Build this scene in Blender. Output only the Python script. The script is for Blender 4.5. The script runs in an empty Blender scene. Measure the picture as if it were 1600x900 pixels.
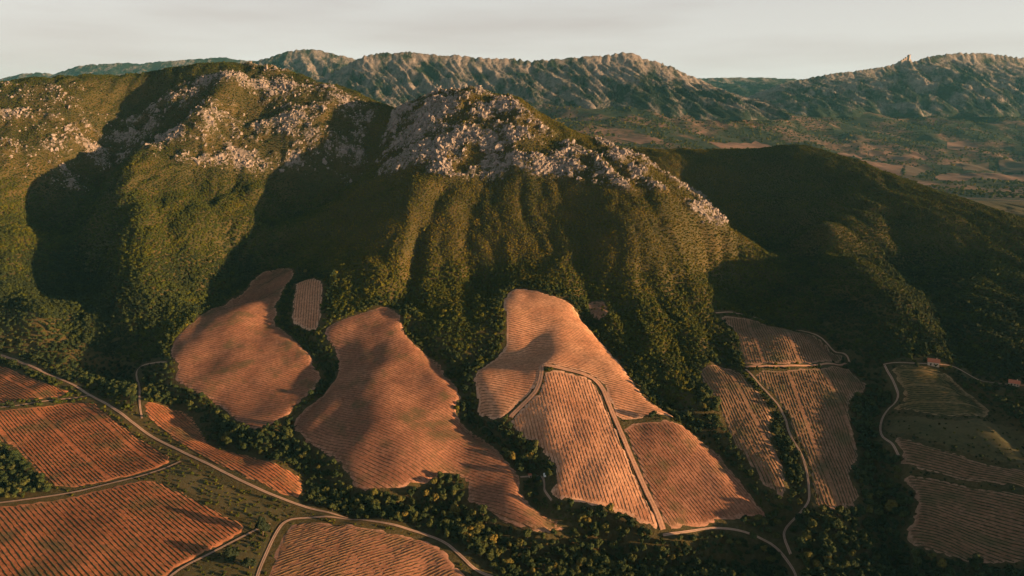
import bpy, bmesh, math, random
import numpy as np
from mathutils import Vector, Matrix
from mathutils.geometry import delaunay_2d_cdt

random.seed(7); RNG = np.random.default_rng(7)
S = bpy.context.scene
COL = S.collection
R = math.radians

# ------------------------------------------------------------------ camera, sky, sun, exposure
CAMZ, PITCH, FPX = 280.0, R(14.2), 1067.0
cam = bpy.data.cameras.new('camera'); camo = bpy.data.objects.new('camera', cam); COL.objects.link(camo)
cam.lens = 36.0*FPX/1600; cam.sensor_width = 36; cam.clip_start = 1; cam.clip_end = 40000
camo.location = (0, 0, CAMZ); camo.rotation_euler = (R(90)-PITCH, 0, 0)
S.camera = camo

SUN_EL, SUN_AZ = R(6.4), R(109)          # azimuth clockwise from +Y (view direction)
SUNV = Vector((math.sin(SUN_AZ)*math.cos(SUN_EL), math.cos(SUN_AZ)*math.cos(SUN_EL), math.sin(SUN_EL)))
world = bpy.data.worlds.new('World'); S.world = world; world.use_nodes = True
wn = world.node_tree; wn.nodes.clear()
def wnode(t, **k):
    n = wn.nodes.new(t)
    for a, b in k.items(): setattr(n, a, b)
    return n
sky = wnode('ShaderNodeTexSky', sky_type='NISHITA', sun_disc=False, sun_elevation=SUN_EL, sun_rotation=SUN_AZ,
            altitude=300, air_density=1.0, dust_density=2.2, ozone_density=1.0)
hsv = wnode('ShaderNodeHueSaturation'); hsv.inputs['Saturation'].default_value = 0.32
wn.links.new(sky.outputs[0], hsv.inputs['Color'])
tc = wnode('ShaderNodeTexCoord'); mp = wnode('ShaderNodeMapping'); mp.inputs['Scale'].default_value = (-.9, .9, 7); mp.inputs['Location'].default_value = (3.1, .4, 0)
wn.links.new(tc.outputs['Generated'], mp.inputs[0])
nz = wnode('ShaderNodeTexNoise'); nz.inputs['Scale'].default_value = 1.6; nz.inputs['Detail'].default_value = 5; nz.inputs['Roughness'].default_value = .5
wn.links.new(mp.outputs[0], nz.inputs['Vector'])
cr = wnode('ShaderNodeValToRGB'); cr.color_ramp.elements[0].position = .44; cr.color_ramp.elements[1].position = .68
wn.links.new(nz.outputs[0], cr.inputs[0])
mx = wnode('ShaderNodeMix', data_type='RGBA', blend_type='MULTIPLY'); mx.inputs['B'].default_value = (.80, .74, .73, 1)
wn.links.new(cr.outputs[0], mx.inputs['Factor'])
VEIL = (6.0, 5.55, 5.2, 1)
bg = wnode('ShaderNodeBackground'); bg.inputs['Strength'].default_value = 0.05
wo = wnode('ShaderNodeOutputWorld')
# pale veil of thin cloud low over the whole horizon
sx = wnode('ShaderNodeSeparateXYZ'); wn.links.new(tc.outputs['Generated'], sx.inputs[0])
vr = wnode('ShaderNodeValToRGB'); vr.color_ramp.elements[0].position = 0.0; vr.color_ramp.elements[0].color = (1, 1, 1, 1); vr.color_ramp.elements[1].position = .55; vr.color_ramp.elements[1].color = (0, 0, 0, 1)
wn.links.new(sx.outputs[2], vr.inputs[0])
ve = wnode('ShaderNodeMix', data_type='RGBA', blend_type='MIX'); ve.inputs['B'].default_value = VEIL
vf_ = wnode('ShaderNodeMath', operation='MULTIPLY'); vf_.inputs[1].default_value = .75; wn.links.new(vr.outputs[0], vf_.inputs[0])
wn.links.new(vf_.outputs[0], ve.inputs['Factor']); wn.links.new(hsv.outputs[0], ve.inputs['A']); wn.links.new(ve.outputs['Result'], mx.inputs['A'])
wn.links.new(mx.outputs['Result'], bg.inputs[0]); wn.links.new(bg.outputs[0], wo.inputs[0])

sl = bpy.data.lights.new('sun', 'SUN'); sl.energy = 5.0; sl.angle = R(0.6); sl.color = (1.0, .59, .27)
so = bpy.data.objects.new('sun', sl); COL.objects.link(so); so.rotation_euler = SUNV.to_track_quat('Z', 'Y').to_euler(); so.location = (500, -300, 900)
vs = S.view_settings; vs.view_transform = 'Standard'; vs.look = 'None'; vs.gamma = 1; vs.exposure = 1.72
S.render.engine = 'CYCLES'; S.cycles.max_bounces = 4; S.cycles.diffuse_bounces = 2; S.cycles.volume_bounces = 0
S.cycles.use_denoising = True

# ------------------------------------------------------------------ helpers
SP, CP = math.sin(PITCH), math.cos(PITCH)
def raydir(u, v):
    u = np.asarray(u, float); v = np.asarray(v, float)
    a = (u-800)/FPX; b = (450-v)/FPX
    return a, CP+b*SP, -SP+b*CP
def project(x, y, z):
    dz = z-CAMZ; d = y*CP-dz*SP; up = y*SP+dz*CP
    d = np.maximum(d, 1e-3)
    return 800+FPX*x/d, 450-FPX*up/d
def px_z(u, v, z):
    a, b, c = raydir(u, v); t = (z-CAMZ)/c; return (a*t, b*t, z)
def px_y(u, v, Y):
    a, b, c = raydir(u, v); t = Y/b; return (a*t, Y, CAMZ+c*t)

def _hash(ix, iy, seed):
    h = (ix.astype(np.int64)*374761393 + iy.astype(np.int64)*668265263 + seed*1442695041) & 0xffffffff
    h = ((h ^ (h >> 13))*1274126177) & 0xffffffff
    return (h ^ (h >> 16)) & 0xffff
def perlin(x, y, seed=0):
    xi = np.floor(x); yi = np.floor(y); xf = x-xi; yf = y-yi
    u = xf*xf*xf*(xf*(xf*6-15)+10); v = yf*yf*yf*(yf*(yf*6-15)+10)
    def g(ox, oy):
        a = _hash(xi+ox, yi+oy, seed)*(2*math.pi/65536)
        return np.cos(a)*(xf-ox)+np.sin(a)*(yf-oy)
    a = g(0, 0); b = g(1, 0); c = g(0, 1); d = g(1, 1)
    return ((a+(b-a)*u)+((c+(d-c)*u)-(a+(b-a)*u))*v)*1.5
def fbm(x, y, oct=4, seed=0, gain=.5):
    s = 0; a = 1; f = 1; n = 0
    for i in range(oct):
        s = s+a*perlin(x*f, y*f, seed+i*17); n += a; a *= gain; f *= 2.03
    return s/n
def ridged(x, y, oct=4, seed=0, gain=.5):
    s = 0; a = 1; f = 1; n = 0
    for i in range(oct):
        s = s+a*(1-2*np.abs(perlin(x*f, y*f, seed+i*17))); n += a; a *= gain; f *= 2.05
    return s/n
def sstep(a, b, x):
    t = np.clip((x-a)/(b-a), 0, 1); return t*t*(3-2*t)
def inpoly(px, py, poly):
    px = np.asarray(px); py = np.asarray(py); c = np.zeros(px.shape, bool); n = len(poly); j = n-1
    for i in range(n):
        xi, yi = poly[i]; xj, yj = poly[j]
        if yi != yj:
            c ^= ((yi > py) != (yj > py)) & (px < (xj-xi)*(py-yi)/(yj-yi)+xi)
        j = i
    return c
def distline(px, py, pts, closed=False):
    d = np.full(np.shape(px), 1e9); n = len(pts)
    for i in range(n if closed else n-1):
        ax, ay = pts[i]; bx, by = pts[(i+1) % n]
        dx, dy = bx-ax, by-ay; L = dx*dx+dy*dy+1e-9
        t = np.clip(((px-ax)*dx+(py-ay)*dy)/L, 0, 1)
        d = np.minimum(d, np.hypot(px-ax-t*dx, py-ay-t*dy))
    return d
class RBF:
    def __init__(s, pts, c, lam=0.0):
        P = np.array(pts, float); s.P = P[:, :2]; s.c = c; n = len(P)
        A = np.zeros((n+3, n+3)); A[:n, :n] = -np.sqrt(((s.P[:, None]-s.P[None])**2).sum(-1)+c*c)/1000
        A[:n, :n] += np.eye(n)*lam
        Q = np.c_[np.ones(n), s.P/1000]; A[:n, n:] = Q; A[n:, :n] = Q.T
        s.w = np.linalg.solve(A, np.r_[P[:, 2], 0, 0, 0])
    def __call__(s, x, y):
        sh = np.shape(x); x = np.ravel(x); y = np.ravel(y); out = s.w[-3]+s.w[-2]*x/1000+s.w[-1]*y/1000
        for (a, b), w in zip(s.P, s.w): out = out-w*np.sqrt((x-a)**2+(y-b)**2+s.c**2)/1000
        return out.reshape(sh)

# materials ------------------------------------------------------
class M:
    def __init__(s, name, rough=.9):
        s.m = bpy.data.materials.new(name); s.m.use_nodes = True; s.t = s.m.node_tree; s.t.nodes.clear()
        s.b = s.n('ShaderNodeBsdfPrincipled'); s.b.inputs['Roughness'].default_value = rough
        s.b.inputs['Specular IOR Level'].default_value = .15
        o = s.n('ShaderNodeOutputMaterial'); s.l(s.b.outputs[0], o.inputs[0])
        s.geo = None
    def n(s, t, **k):
        n = s.t.nodes.new(t)
        for a, b in k.items(): setattr(n, a, b)
        return n
    def l(s, a, b): s.t.links.new(a, b)
    def pos(s):
        if not s.geo: s.geo = s.n('ShaderNodeNewGeometry')
        return s.geo.outputs['Position']
    def noise(s, scale, detail=4, rough=.55, vec=None, stretch=None):
        n = s.n('ShaderNodeTexNoise'); n.inputs['Scale'].default_value = scale; n.inputs['Detail'].default_value = detail; n.inputs['Roughness'].default_value = rough
        v = vec or s.pos()
        if stretch:
            mpp = s.n('ShaderNodeMapping'); mpp.inputs['Scale'].default_value = stretch; s.l(v, mpp.inputs[0]); v = mpp.outputs[0]
        s.l(v, n.inputs['Vector']); return n.outputs[0]
    def ramp(s, f, stops):
        r = s.n('ShaderNodeValToRGB'); e = r.color_ramp.elements
        while len(e) < len(stops): e.new(.5)
        for q, (p, c) in zip(e, stops): q.position = p; q.color = (*c, 1) if len(c) == 3 else c
        s.l(f, r.inputs[0]); return r.outputs[0]
    def mix(s, f, a, b, mode='MIX'):
        m = s.n('ShaderNodeMix', data_type='RGBA', blend_type=mode)
        for sock, v in (('Factor', f), ('A', a), ('B', b)):
            if isinstance(v, (int, float)): m.inputs[sock].default_value = v
            elif isinstance(v, tuple): m.inputs[sock].default_value = (*v, 1)
            else: s.l(v, m.inputs[sock])
        return m.outputs['Result']
    def math(s, op, a, b=0.0):
        m = s.n('ShaderNodeMath', operation=op)
        for i, v in enumerate((a, b)):
            if isinstance(v, (int, float)): m.inputs[i].default_value = v
            else: s.l(v, m.inputs[i])
        return m.outputs[0]
    def attr(s, name, typ='GEOMETRY', out='Fac'):
        a = s.n('ShaderNodeAttribute', attribute_name=name, attribute_type=typ); return a.outputs[out]
    def bump(s, h, strength=.5, dist=1.0):
        b = s.n('ShaderNodeBump'); b.inputs['Strength'].default_value = strength; b.inputs['Distance'].default_value = dist
        s.l(h, b.inputs['Height']); s.l(b.outputs[0], s.b.inputs['Normal'])
    def color(s, c):
        if isinstance(c, tuple): s.b.inputs['Base Color'].default_value = (*c, 1)
        else: s.l(c, s.b.inputs['Base Color'])
        return s.m

ROCK = [(.30, (.07, .06, .05)), (.45, (.14, .118, .103)), (.62, (.21, .175, .152)), (.8, (.29, .24, .21))]
def mat_ground():
    m = M('scrubland_soil')
    n1 = m.noise(.02, 5); n2 = m.noise(.35, 4); n3 = m.noise(.2, 8, .72, stretch=(1, .8, .5))
    base = m.ramp(n1, [(.3, (.028, .030, .008)), (.5, (.048, .040, .010)), (.7, (.085, .056, .016))])
    base = m.mix(m.math('MULTIPLY', n2, .8), base, m.ramp(n2, [(.3, (.022, .024, .010)), (.7, (.10, .075, .04))]))
    rock = m.ramp(m.noise(.16, 7, .65), ROCK)
    f = m.math('ADD', m.attr('rock'), m.math('MULTIPLY', m.math('SUBTRACT', n3, .5), 3.0))
    f = m.ramp(f, [(.54, (0, 0, 0)), (.66, (1, 1, 1))])
    fin = m.mix(f, base, rock)
    m.bump(m.noise(.5, 6, .7), .8, 1.6)
    return m.color(fin)
def mat_far():
    m = M('far_land')
    n1 = m.noise(.0035, 5); n2 = m.noise(.03, 5, .7)
    c = m.ramp(n1, [(.42, (.012, .022, .012)), (.49, (.026, .028, .015)), (.56, (.13, .075, .055)), (.72, (.19, .115, .085))])
    c = m.mix(m.ramp(n2, [(.42, (0, 0, 0)), (.6, (.8, .8, .8))]), c, (.018, .026, .012))
    m.bump(m.noise(.05, 6, .7), .8, 9)
    return m.color(c)
def mat_mountain(name, greener=0.0, sc=1.0):
    m = M(name)
    n1 = m.noise(.011*sc, 8, .68, stretch=(1, .6, .6)); n2 = m.noise(.004*sc, 5)
    rock = m.ramp(m.noise(.03*sc, 7, .7), [(.3, (.07, .065, .065)), (.5, (.18, .155, .145)), (.75, (.33, .27, .25))])
    f = m.math('ADD', m.math('MULTIPLY', m.math('SUBTRACT', n1, .5), 2.5), m.math('MULTIPLY', m.math('SUBTRACT', n2, .5), 1.2))
    f = m.math('ADD', f, m.attr('rock'))
    f = m.ramp(f, [(.24+greener, (0, 0, 0)), (.60+greener, (1, 1, 1))])
    m.bump(m.noise(.05*sc, 8, .78), 1.0, 16)
    return m.color(m.mix(f, (.012, .022, .013), rock))
def mat_rock():
    m = M('limestone')
    r = m.ramp(m.noise(.35, 7, .7), [(.3, (.13, .11, .095)), (.46, (.18, .15, .137)), (.72, (.33, .275, .25))])
    m.bump(m.noise(1.0, 6, .7), .7, .5)
    return m.color(r)
def mat_leaf(name, stops, typ='OBJECT', var=.35):
    m = M(name, .85)
    if typ == 'INST':
        c = m.ramp(m.attr('tint', 'INSTANCER'), stops)
    else:
        oi = m.n('ShaderNodeObjectInfo'); c = m.ramp(oi.outputs['Random'], stops)
    n = m.noise(.9, 3)
    c = m.mix(var, c, m.ramp(n, [(.35, (.25, .25, .25)), (.65, (1.7, 1.7, 1.5))]), 'MULTIPLY')
    return m.color(c)
def mat_soil(name, a, b, pale, weeds=.8):
    m = M(name)
    n1 = m.noise(.018, 5, .6); n2 = m.noise(.35, 5, .65); n3 = m.noise(.05, 4, .6)
    c = m.ramp(m.noise(.03, 7, .68), [(.34, a), (.64, b)])
    c = m.mix(.55, c, m.ramp(n2, [(.3, (.3, .3, .28)), (.7, (1.45, 1.4, 1.4))]), 'MULTIPLY')
    c = m.mix(m.ramp(m.math('ADD', n3, m.math('MULTIPLY', m.math('SUBTRACT', n1, .5), .8)), [(.52, (0, 0, 0)), (.70, (weeds, weeds, weeds))]), c, (.085, .07, .032))
    e = m.math('ADD', m.attr('edge'), m.math('MULTIPLY', m.math('SUBTRACT', n2, .5), 1.8))
    c = m.mix(m.ramp(e, [(.35, (0, 0, 0)), (.9, (.8, .8, .8))]), c, pale)
    m.bump(m.noise(1.1, 4, .7), .6, .35)
    return m.color(c)
def mat_plain(name, c, rough=.8, sc=1.0, var=.3):
    m = M(name, rough); n = m.noise(sc, 5, .6)
    return m.color(m.mix(var, c, m.ramp(n, [(.3, (.5, .5, .5)), (.7, (1.4, 1.4, 1.4))]), 'MULTIPLY'))

# mesh -----------------------------------------------------------
def mesh(name, v, f, mat=None, smooth=True, attrs=None):
    me = bpy.data.meshes.new(name)
    if isinstance(f, np.ndarray):
        v = np.asarray(v, np.float32); nf, k = f.shape
        me.vertices.add(len(v)); me.vertices.foreach_set('co', v.ravel())
        me.loops.add(nf*k); me.loops.foreach_set('vertex_index', f.ravel().astype(np.int32))
        me.polygons.add(nf); me.polygons.foreach_set('loop_start', np.arange(0, nf*k, k, dtype=np.int32))
        me.update(calc_edges=True)
    else:
        me.from_pydata(v, [], f); me.update()
    if smooth: me.polygons.foreach_set('use_smooth', np.ones(len(me.polygons), bool))
    for k, a in (attrs or {}).items():
        at = me.attributes.new(k, 'FLOAT', 'POINT'); at.data.foreach_set('value', np.asarray(a, np.float32))
    if mat: me.materials.append(mat)
    return me
def obj(name, me, parent=None, loc=None, rotz=None, scale=None):
    o = bpy.data.objects.new(name, me); COL.objects.link(o)
    if parent: o.parent = parent
    if loc is not None: o.location = loc
    if rotz is not None: o.rotation_euler = (0, 0, rotz)
    if scale is not None: o.scale = scale
    return o
def tag(o, label, cat=None, group=None, kind=None):
    o['label'] = label
    if cat: o['category'] = cat
    if group: o['group'] = group
    if kind: o['kind'] = kind
    return o
def gridmesh(name, X, Y, Z, keep, mat, attrs=None):
    ny, nx = X.shape; idx = np.arange(ny*nx).reshape(ny, nx)
    q = np.stack([idx[:-1, :-1], idx[:-1, 1:], idx[1:, 1:], idx[1:, :-1]], -1)[keep]
    used = np.unique(q); remap = np.zeros(ny*nx, int); remap[used] = np.arange(len(used))
    v = np.c_[X.ravel(), Y.ravel(), Z.ravel()][used]
    return mesh(name, v, remap[q], mat, True, {k: a.ravel()[used] for k, a in (attrs or {}).items()})

# ------------------------------------------------------------------ terrain: control points (pixel + height, or pixel + distance)
Z = [(-60,900,7),(0,900,6),(200,900,3),(400,900,-2),(600,900,-8),(800,900,-20),(1000,900,-22),(1200,900,-18),(1400,900,-12),(1600,900,-6),(1720,900,-2),
 (-150,900,9),(0,790,10),(240,740,7),(400,826,0),(130,617,16),(0,640,20),(0,552,24),(-120,560,30),(-120,700,18),(300,715,6),(470,780,-2),(530,810,-4),(700,850,-10),(310,650,10),(220,640,14),(215,570,26),
 (400,672,12),(300,610,22),(265,555,36),(500,590,28),(345,475,62),(430,503,52),(440,418,84),(395,437,76),(400,560,36),(480,437,82),(480,518,50),
 (600,480,68),(510,512,56),(632,520,56),(692,580,40),(528,570,34),(722,625,28),(460,668,14),(545,750,1),(590,772,-3),(690,742,2),(600,620,32),(610,700,14),(745,680,16),(815,750,4),(893,832,-9),(800,825,-7),(760,760,0),
 (800,450,84),(885,467,78),(785,500,68),(740,590,41),(745,650,20),(850,575,47),(945,540,52),(1055,655,26),(960,655,25),(862,740,8),(870,785,1),(1036,832,-8),(1000,730,9),(1208,812,-9),(1120,705,12),(840,520,60),
 (1117,492,62),(1210,512,56),(1320,560,40),(1095,573,42),(1160,575,41),(1130,650,23),(1233,780,1),(1210,650,23),(1262,795,-1),(1340,798,-2),(1330,660,21),(1360,605,33),(1270,690,15),
 (1382,572,44),(1475,572,48),(1562,655,34),(1385,640,26),(1480,690,24),(1640,700,30),(1405,735,10),(1640,790,17),(1420,850,-6),(1640,890,1),
 (760,560,42),(1050,560,48),(1080,620,34),(1150,490,63),(1300,520,50),(1200,480,62),(1550,540,58),(1600,600,48),(1720,600,52),(200,540,38),(0,500,50)]
Yc = [(760,450,800),(760,360,912),(760,275,1046),(740,200,1135),(740,142,1240),
 (610,450,790),(650,310,990),(450,380,985),(500,300,1125),(560,270,1150),(540,400,885),(470,430,865),(560,240,1195),(590,275,1095),(600,165,1330),
 (640,200,1195),(680,150,1265),(860,275,1020),(985,295,965),(830,180,1170),(900,210,1130),(1000,250,1060),(1060,290,1010),(1130,350,940),(1165,470,760),
 (1060,386,855),(1130,428,850),(1100,442,795),(1000,374,852),(1000,408,812),(900,392,858),(900,332,938),(1000,335,897),(1000,480,730),
 (1000,233,1550),(1120,236,1480),(1250,230,1400),(1330,252,1300),(1400,278,1200),(1500,315,1080),(1600,350,980),(1700,390,900),
 (1250,400,975),(1200,330,1160),(1330,430,835),(1270,370,985),(1390,490,715),(1430,420,905),(1480,500,715),(1550,430,830),
 (-150,145,1300),(0,130,1340),(100,124,1370),(180,119,1400),(270,105,1430),(330,100,1440),(400,104,1430),(460,118,1400),(520,134,1370),(570,152,1350),
 (350,245,1160),(200,255,1130),(480,235,1190),(400,180,1290),(200,180,1270),(300,180,1275),(80,200,1220),(0,200,1200),(40,260,1110),(0,300,1040),(-120,300,1030),
 (60,360,950),(0,400,880),(110,440,830),(60,480,760),(160,500,745),(95,325,1065),(125,420,890),(200,290,1050),(190,370,918),(190,450,800),(290,300,1050),(320,380,900),(360,430,848),(400,400,930),(420,320,1020),(-120,420,850)]
W = [(-170,1450,200),(100,1460,190),(290,1160,125),(410,1050,82),(400,1300,130),(310,790,64),(780,1450,120),(900,1200,70),(960,1000,45),(900,700,40),(900,450,12),(1300,900,15),(1500,500,0),(1500,1400,30),
 (-600,1650,300),(-1100,1600,300),(-200,1800,180),(300,1800,170),(900,1900,80),(1600,1900,40),(-1600,1000,150),(-1500,500,40),(-800,300,0),(0,200,-15),(800,200,-5),(-1500,1400,300)]
pts = [px_z(*p) for p in Z]+[px_y(*p) for p in Yc]+W
near = RBF(pts, 28.0, 0.0005)
FARP = [px_z(1400,286,10),px_z(1560,272,0),px_y(1350,240,3700),px_y(1300,205,4300),px_y(1500,200,4500),px_y(1300,172,4850),px_y(1550,178,4850),px_y(1100,200,3700),px_y(950,200,3300),px_y(1000,225,2900),
 px_y(900,168,4050),px_y(1100,165,4150),px_y(1200,230,3300),px_y(1250,262,2800),(-600,1800,250),(-200,1800,180),(300,1800,170),(900,1900,80),(1600,1900,40),(-2500,3500,200),(-1000,3500,210),(0,3300,200),(3500,3500,40),(6000,5000,200),(-6000,5000,250),(0,9000,330),(5000,9000,330),(-5000,9000,330),(0,16000,300),(900,2200,40),(1500,2200,20)]
farf = RBF(FARP, 150.0)
def far_z(x, y):
    e = sstep(2000, 2800, y)
    return farf(x, y)+e*(38*fbm(x/330, y/420, 4, 91)+44*ridged(x/620+.3*y/620, y/900, 4, 55)-14)*(1-.75*np.exp(-((y-2750)/500)**2))*(1-sstep(5500, 7000, y))

ST = 4.0; XS = np.arange(-1900, 1901, ST); YS = np.arange(140, 1921, ST)
cx = np.arange(-1940, 1941, 16.0); cy = np.arange(100, 1980, 16.0)
CXX, CYY = np.meshgrid(cx, cy); CZ = near(CXX, CYY)
def cubic(A, axis, c0, step, q):
    t = (q-c0)/step; i = np.floor(t).astype(int); f = t-i; A = np.moveaxis(A, axis, 0)
    sh = (-1,)+(1,)*(A.ndim-1); f = f.reshape(sh)
    g = lambda k: A[np.clip(i+k, 0, len(A)-1)]
    p0, p1, p2, p3 = g(-1), g(0), g(1), g(2)
    r = p1+.5*f*(p2-p0+f*(2*p0-5*p1+4*p2-p3+f*(3*(p1-p2)+p3-p0)))
    return np.moveaxis(r, 0, axis)
H = cubic(cubic(CZ, 0, 100, 16.0, YS), 1, -1940, 16.0, XS)
GX, GY = np.meshgrid(XS, YS)
def hz(x, y):
    x = np.asarray(x, float); y = np.asarray(y, float)
    a = np.clip((x-XS[0])/ST, 0, len(XS)-1.001); b = np.clip((y-YS[0])/ST, 0, len(YS)-1.001)
    i = a.astype(int); j = b.astype(int); f = a-i; g = b-j
    return (H[j, i]*(1-f)+H[j, i+1]*f)*(1-g)+(H[j+1, i]*(1-f)+H[j+1, i+1]*f)*g
def cast(P, zf=None, y0=160, y1=1880, st=2.0):
    zf = zf or hz; P = np.array(P, float); a, b, c = raydir(P[:, 0], P[:, 1])
    ys = np.arange(y0, y1, st); t = ys[None]/b[:, None]; x = a[:, None]*t; z = CAMZ+c[:, None]*t
    below = z < zf(x, np.broadcast_to(ys[None], x.shape))
    k = np.where(below.any(1), below.argmax(1), len(ys)-1)
    Yh = ys[k]-st/2; t = Yh/b
    return [(float(p), float(q)) for p, q in zip(a*t, Yh)]

# zones measured on the smooth land
PU, PV = project(GX, GY, H)
FOOT = [(-400,490),(0,490),(160,545),(260,560),(350,470),(400,420),(460,412),(510,440),(520,500),(600,478),(640,500),(730,560),(785,450),(885,465),(960,545),(1050,640),(1090,570),(1117,490),(1210,508),(1320,550),(1380,565),(1480,565),(1600,595),(2000,660)]
footv = np.interp(PU, [p[0] for p in FOOT], [p[1] for p in FOOT])
HILL = sstep(0, 60, footv-PV)
HILL = np.where(GY > 950, 1.0, HILL)
RKP = [([(572,278),(615,175),(680,148),(740,140),(800,165),(830,190),(870,215),(930,245),(990,300),(930,294),(880,280),(780,284),(700,282),(640,276)], .8),
 ([(930,222),(985,238),(1050,275),(1100,310),(1135,348),(1100,338),(1040,305),(985,278),(950,248)], .85),
 ([(110,165),(160,145),(330,120),(430,125),(560,158),(592,165),(565,200),(578,250),(545,272),(480,240),(350,250),(200,262),(160,240),(105,190)], .52),
 ([(-200,130),(130,130),(110,262),(-200,262)], .30), ([(380,100),(440,110),(600,165),(560,175),(430,150)], .34),
 ([(90,235),(150,235),(150,265),(90,265)], .4)]
ROCKM = np.zeros_like(H)
for poly, s in RKP: ROCKM = np.maximum(ROCKM, s*inpoly(PU, PV, poly))
for _ in range(3):
    A = np.pad(ROCKM, 1, 'edge'); ROCKM = (A[:-2, 1:-1]+A[2:, 1:-1]+A[1:-1, :-2]+A[1:-1, 2:]+A[1:-1, 1:-1])/5
# relief: flutes down the slopes, crags, hummocks in the plots
for p, dep, w in [([(60,270),(95,330),(130,430),(172,530)], 26, 48), ([(455,268),(405,325),(368,380),(362,425)], 42, 60), ([(215,255),(200,320),(195,400),(200,480)], -20, 42), ([(205,130),(185,180),(160,235)], 52, 62),
                  ([(360,150),(335,185),(310,215)], -30, 36), ([(560,175),(570,215),(555,260)], 18, 40), ([(1160,470),(1150,420),(1140,385)], 22, 55), ([(650,300),(625,380),(605,450)], -9, 34), ([(800,160),(815,210),(820,265)], -12, 34), ([(1280,370),(1330,430),(1385,490)], -10, 34)]:
    q = cast(p); H -= dep*np.exp(-(distline(GX, GY, q)/w)**2)
wx = GX+26*fbm(GX/90, GY/90, 3, 3); wy = GY+18*fbm(GX/90, GY/90, 3, 8)
fl = ridged(wx/70, wy/360, 3, 21); vg = np.abs(perlin((wx+55*fbm(GX/210, GY/210, 2, 92))/64+.13*wy/58, wy/300, 27))*2; vg2 = np.abs(perlin(wx/27+.2*wy/27, wy/170, 29))*2
H += HILL*(1-.5*sstep(0, .3, ROCKM))*(3.5*fl+5.0*np.minimum(vg, .8)+3.4*np.minimum(vg2, .7)-4.0+1.6*fbm(wx/20, wy/40, 3, 31))
for p, dep, w in [([(690,290),(655,370),(628,465)], 9, 15), ([(735,320),(728,400),(765,460)], 6, 12), ([(905,320),(915,400),(925,490)], 7, 14), ([(540,300),(505,370),(485,425)], 7, 16), ([(1010,420),(1060,520),(1090,600)], 6, 13), ([(960,440),(1000,540),(1050,620)], 6, 12), ([(1060,440),(1110,520),(1140,570)], 6, 12), ([(300,270),(350,350),(372,410)], 6, 14), ([(240,300),(280,400),(300,470)], 6, 14), ([(30,380),(70,450),(110,520)], 7, 16)]:
    q = cast(p); H -= dep*np.exp(-(distline(GX, GY, q)/w)**2)
CLU = .6*fbm(GX/30+.4*GY/30, GY/24, 4, 144, .7)+.55*fbm(GX/90, GY/60, 2, 146); ROCKM = np.clip(ROCKM*(.68+3.6*CLU), 0, 1)
H += 2.0*sstep(.1, .5, ROCKM)
crag = ridged((wx+.35*wy)/34, (wy)/40, 4, 77)
H += sstep(.05, .5, ROCKM)*(4.5*crag+3.4*ridged(GX/14+.5*GY/14, GY/14, 2, 5))
H += (1-HILL)*(1-.72*sstep(-110, -180, GX)*sstep(600, 520, GY))*(4.6*fbm(GX/85, GY/110, 3, 61)+.5*fbm(GX/22, GY/22, 2, 62))
GUL = [([(150,560),(225,590),(290,640),(345,682),(400,702),(450,690),(500,745),(560,788),(680,778),(740,812),(850,852),(950,852),(1080,862),(1200,872)], 9, 15),
 ([(455,450),(440,500),(480,530),(515,570),(500,615),(450,668)], 7, 10), ([(640,510),(700,575),(732,612),(735,660),(790,692),(840,727),(832,770),(870,806),(950,832)], 8, 11),
 ([(920,500),(1000,590),(1090,665),(1130,705),(1180,765),(1230,812)], 6, 11), ([(1215,645),(1225,700),(1245,760),(1240,800)], 4, 7),
 ([(1300,530),(1360,580),(1380,640),(1350,680),(1385,740),(1380,800),(1400,870)], 12, 18), ([(1490,590),(1540,630),(1600,690)], 6, 10),
 ([(95,325),(125,420),(170,520),(200,570)], 9, 22), ([(1160,440),(1230,500),(1310,535)], 8, 16), ([(1400,330),(1430,420),(1480,500),(1540,580)], 8, 20)]
for p, dep, w in GUL:
    q = cast(p); d = distline(GX, GY, q); H -= dep*np.exp(-(d/w)**2)
# rounded swells inside the plots (pixel, height, radius across, radius along)
for u, v, a, rx, ry in [(378,490,8,28,85),(318,560,-4,24,45),(440,600,2,30,40),(660,725,5,26,36),(705,690,-4,24,50),(600,560,4,35,55),(520,680,-3,22,40),(560,690,3,26,35),
                        (650,620,-3,24,45),(880,520,3,26,40),(835,545,-3,16,30),(780,620,2.5,20,28),(385,275,-26,80,75),(405,318,24,24,36),(1330,430,12,34,80),(1150,640,2,18,50),(1290,640,-3,30,60),(1450,610,3,22,30)]:
    (x0, y0), = cast([(u, v)]); H += a*np.exp(-((GX-x0)/rx)**2-((GY-y0)/ry)**2)
wb = sstep(1640, 1880, GY); H = H*(1-wb)+far_z(GX, GY)*wb

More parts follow.
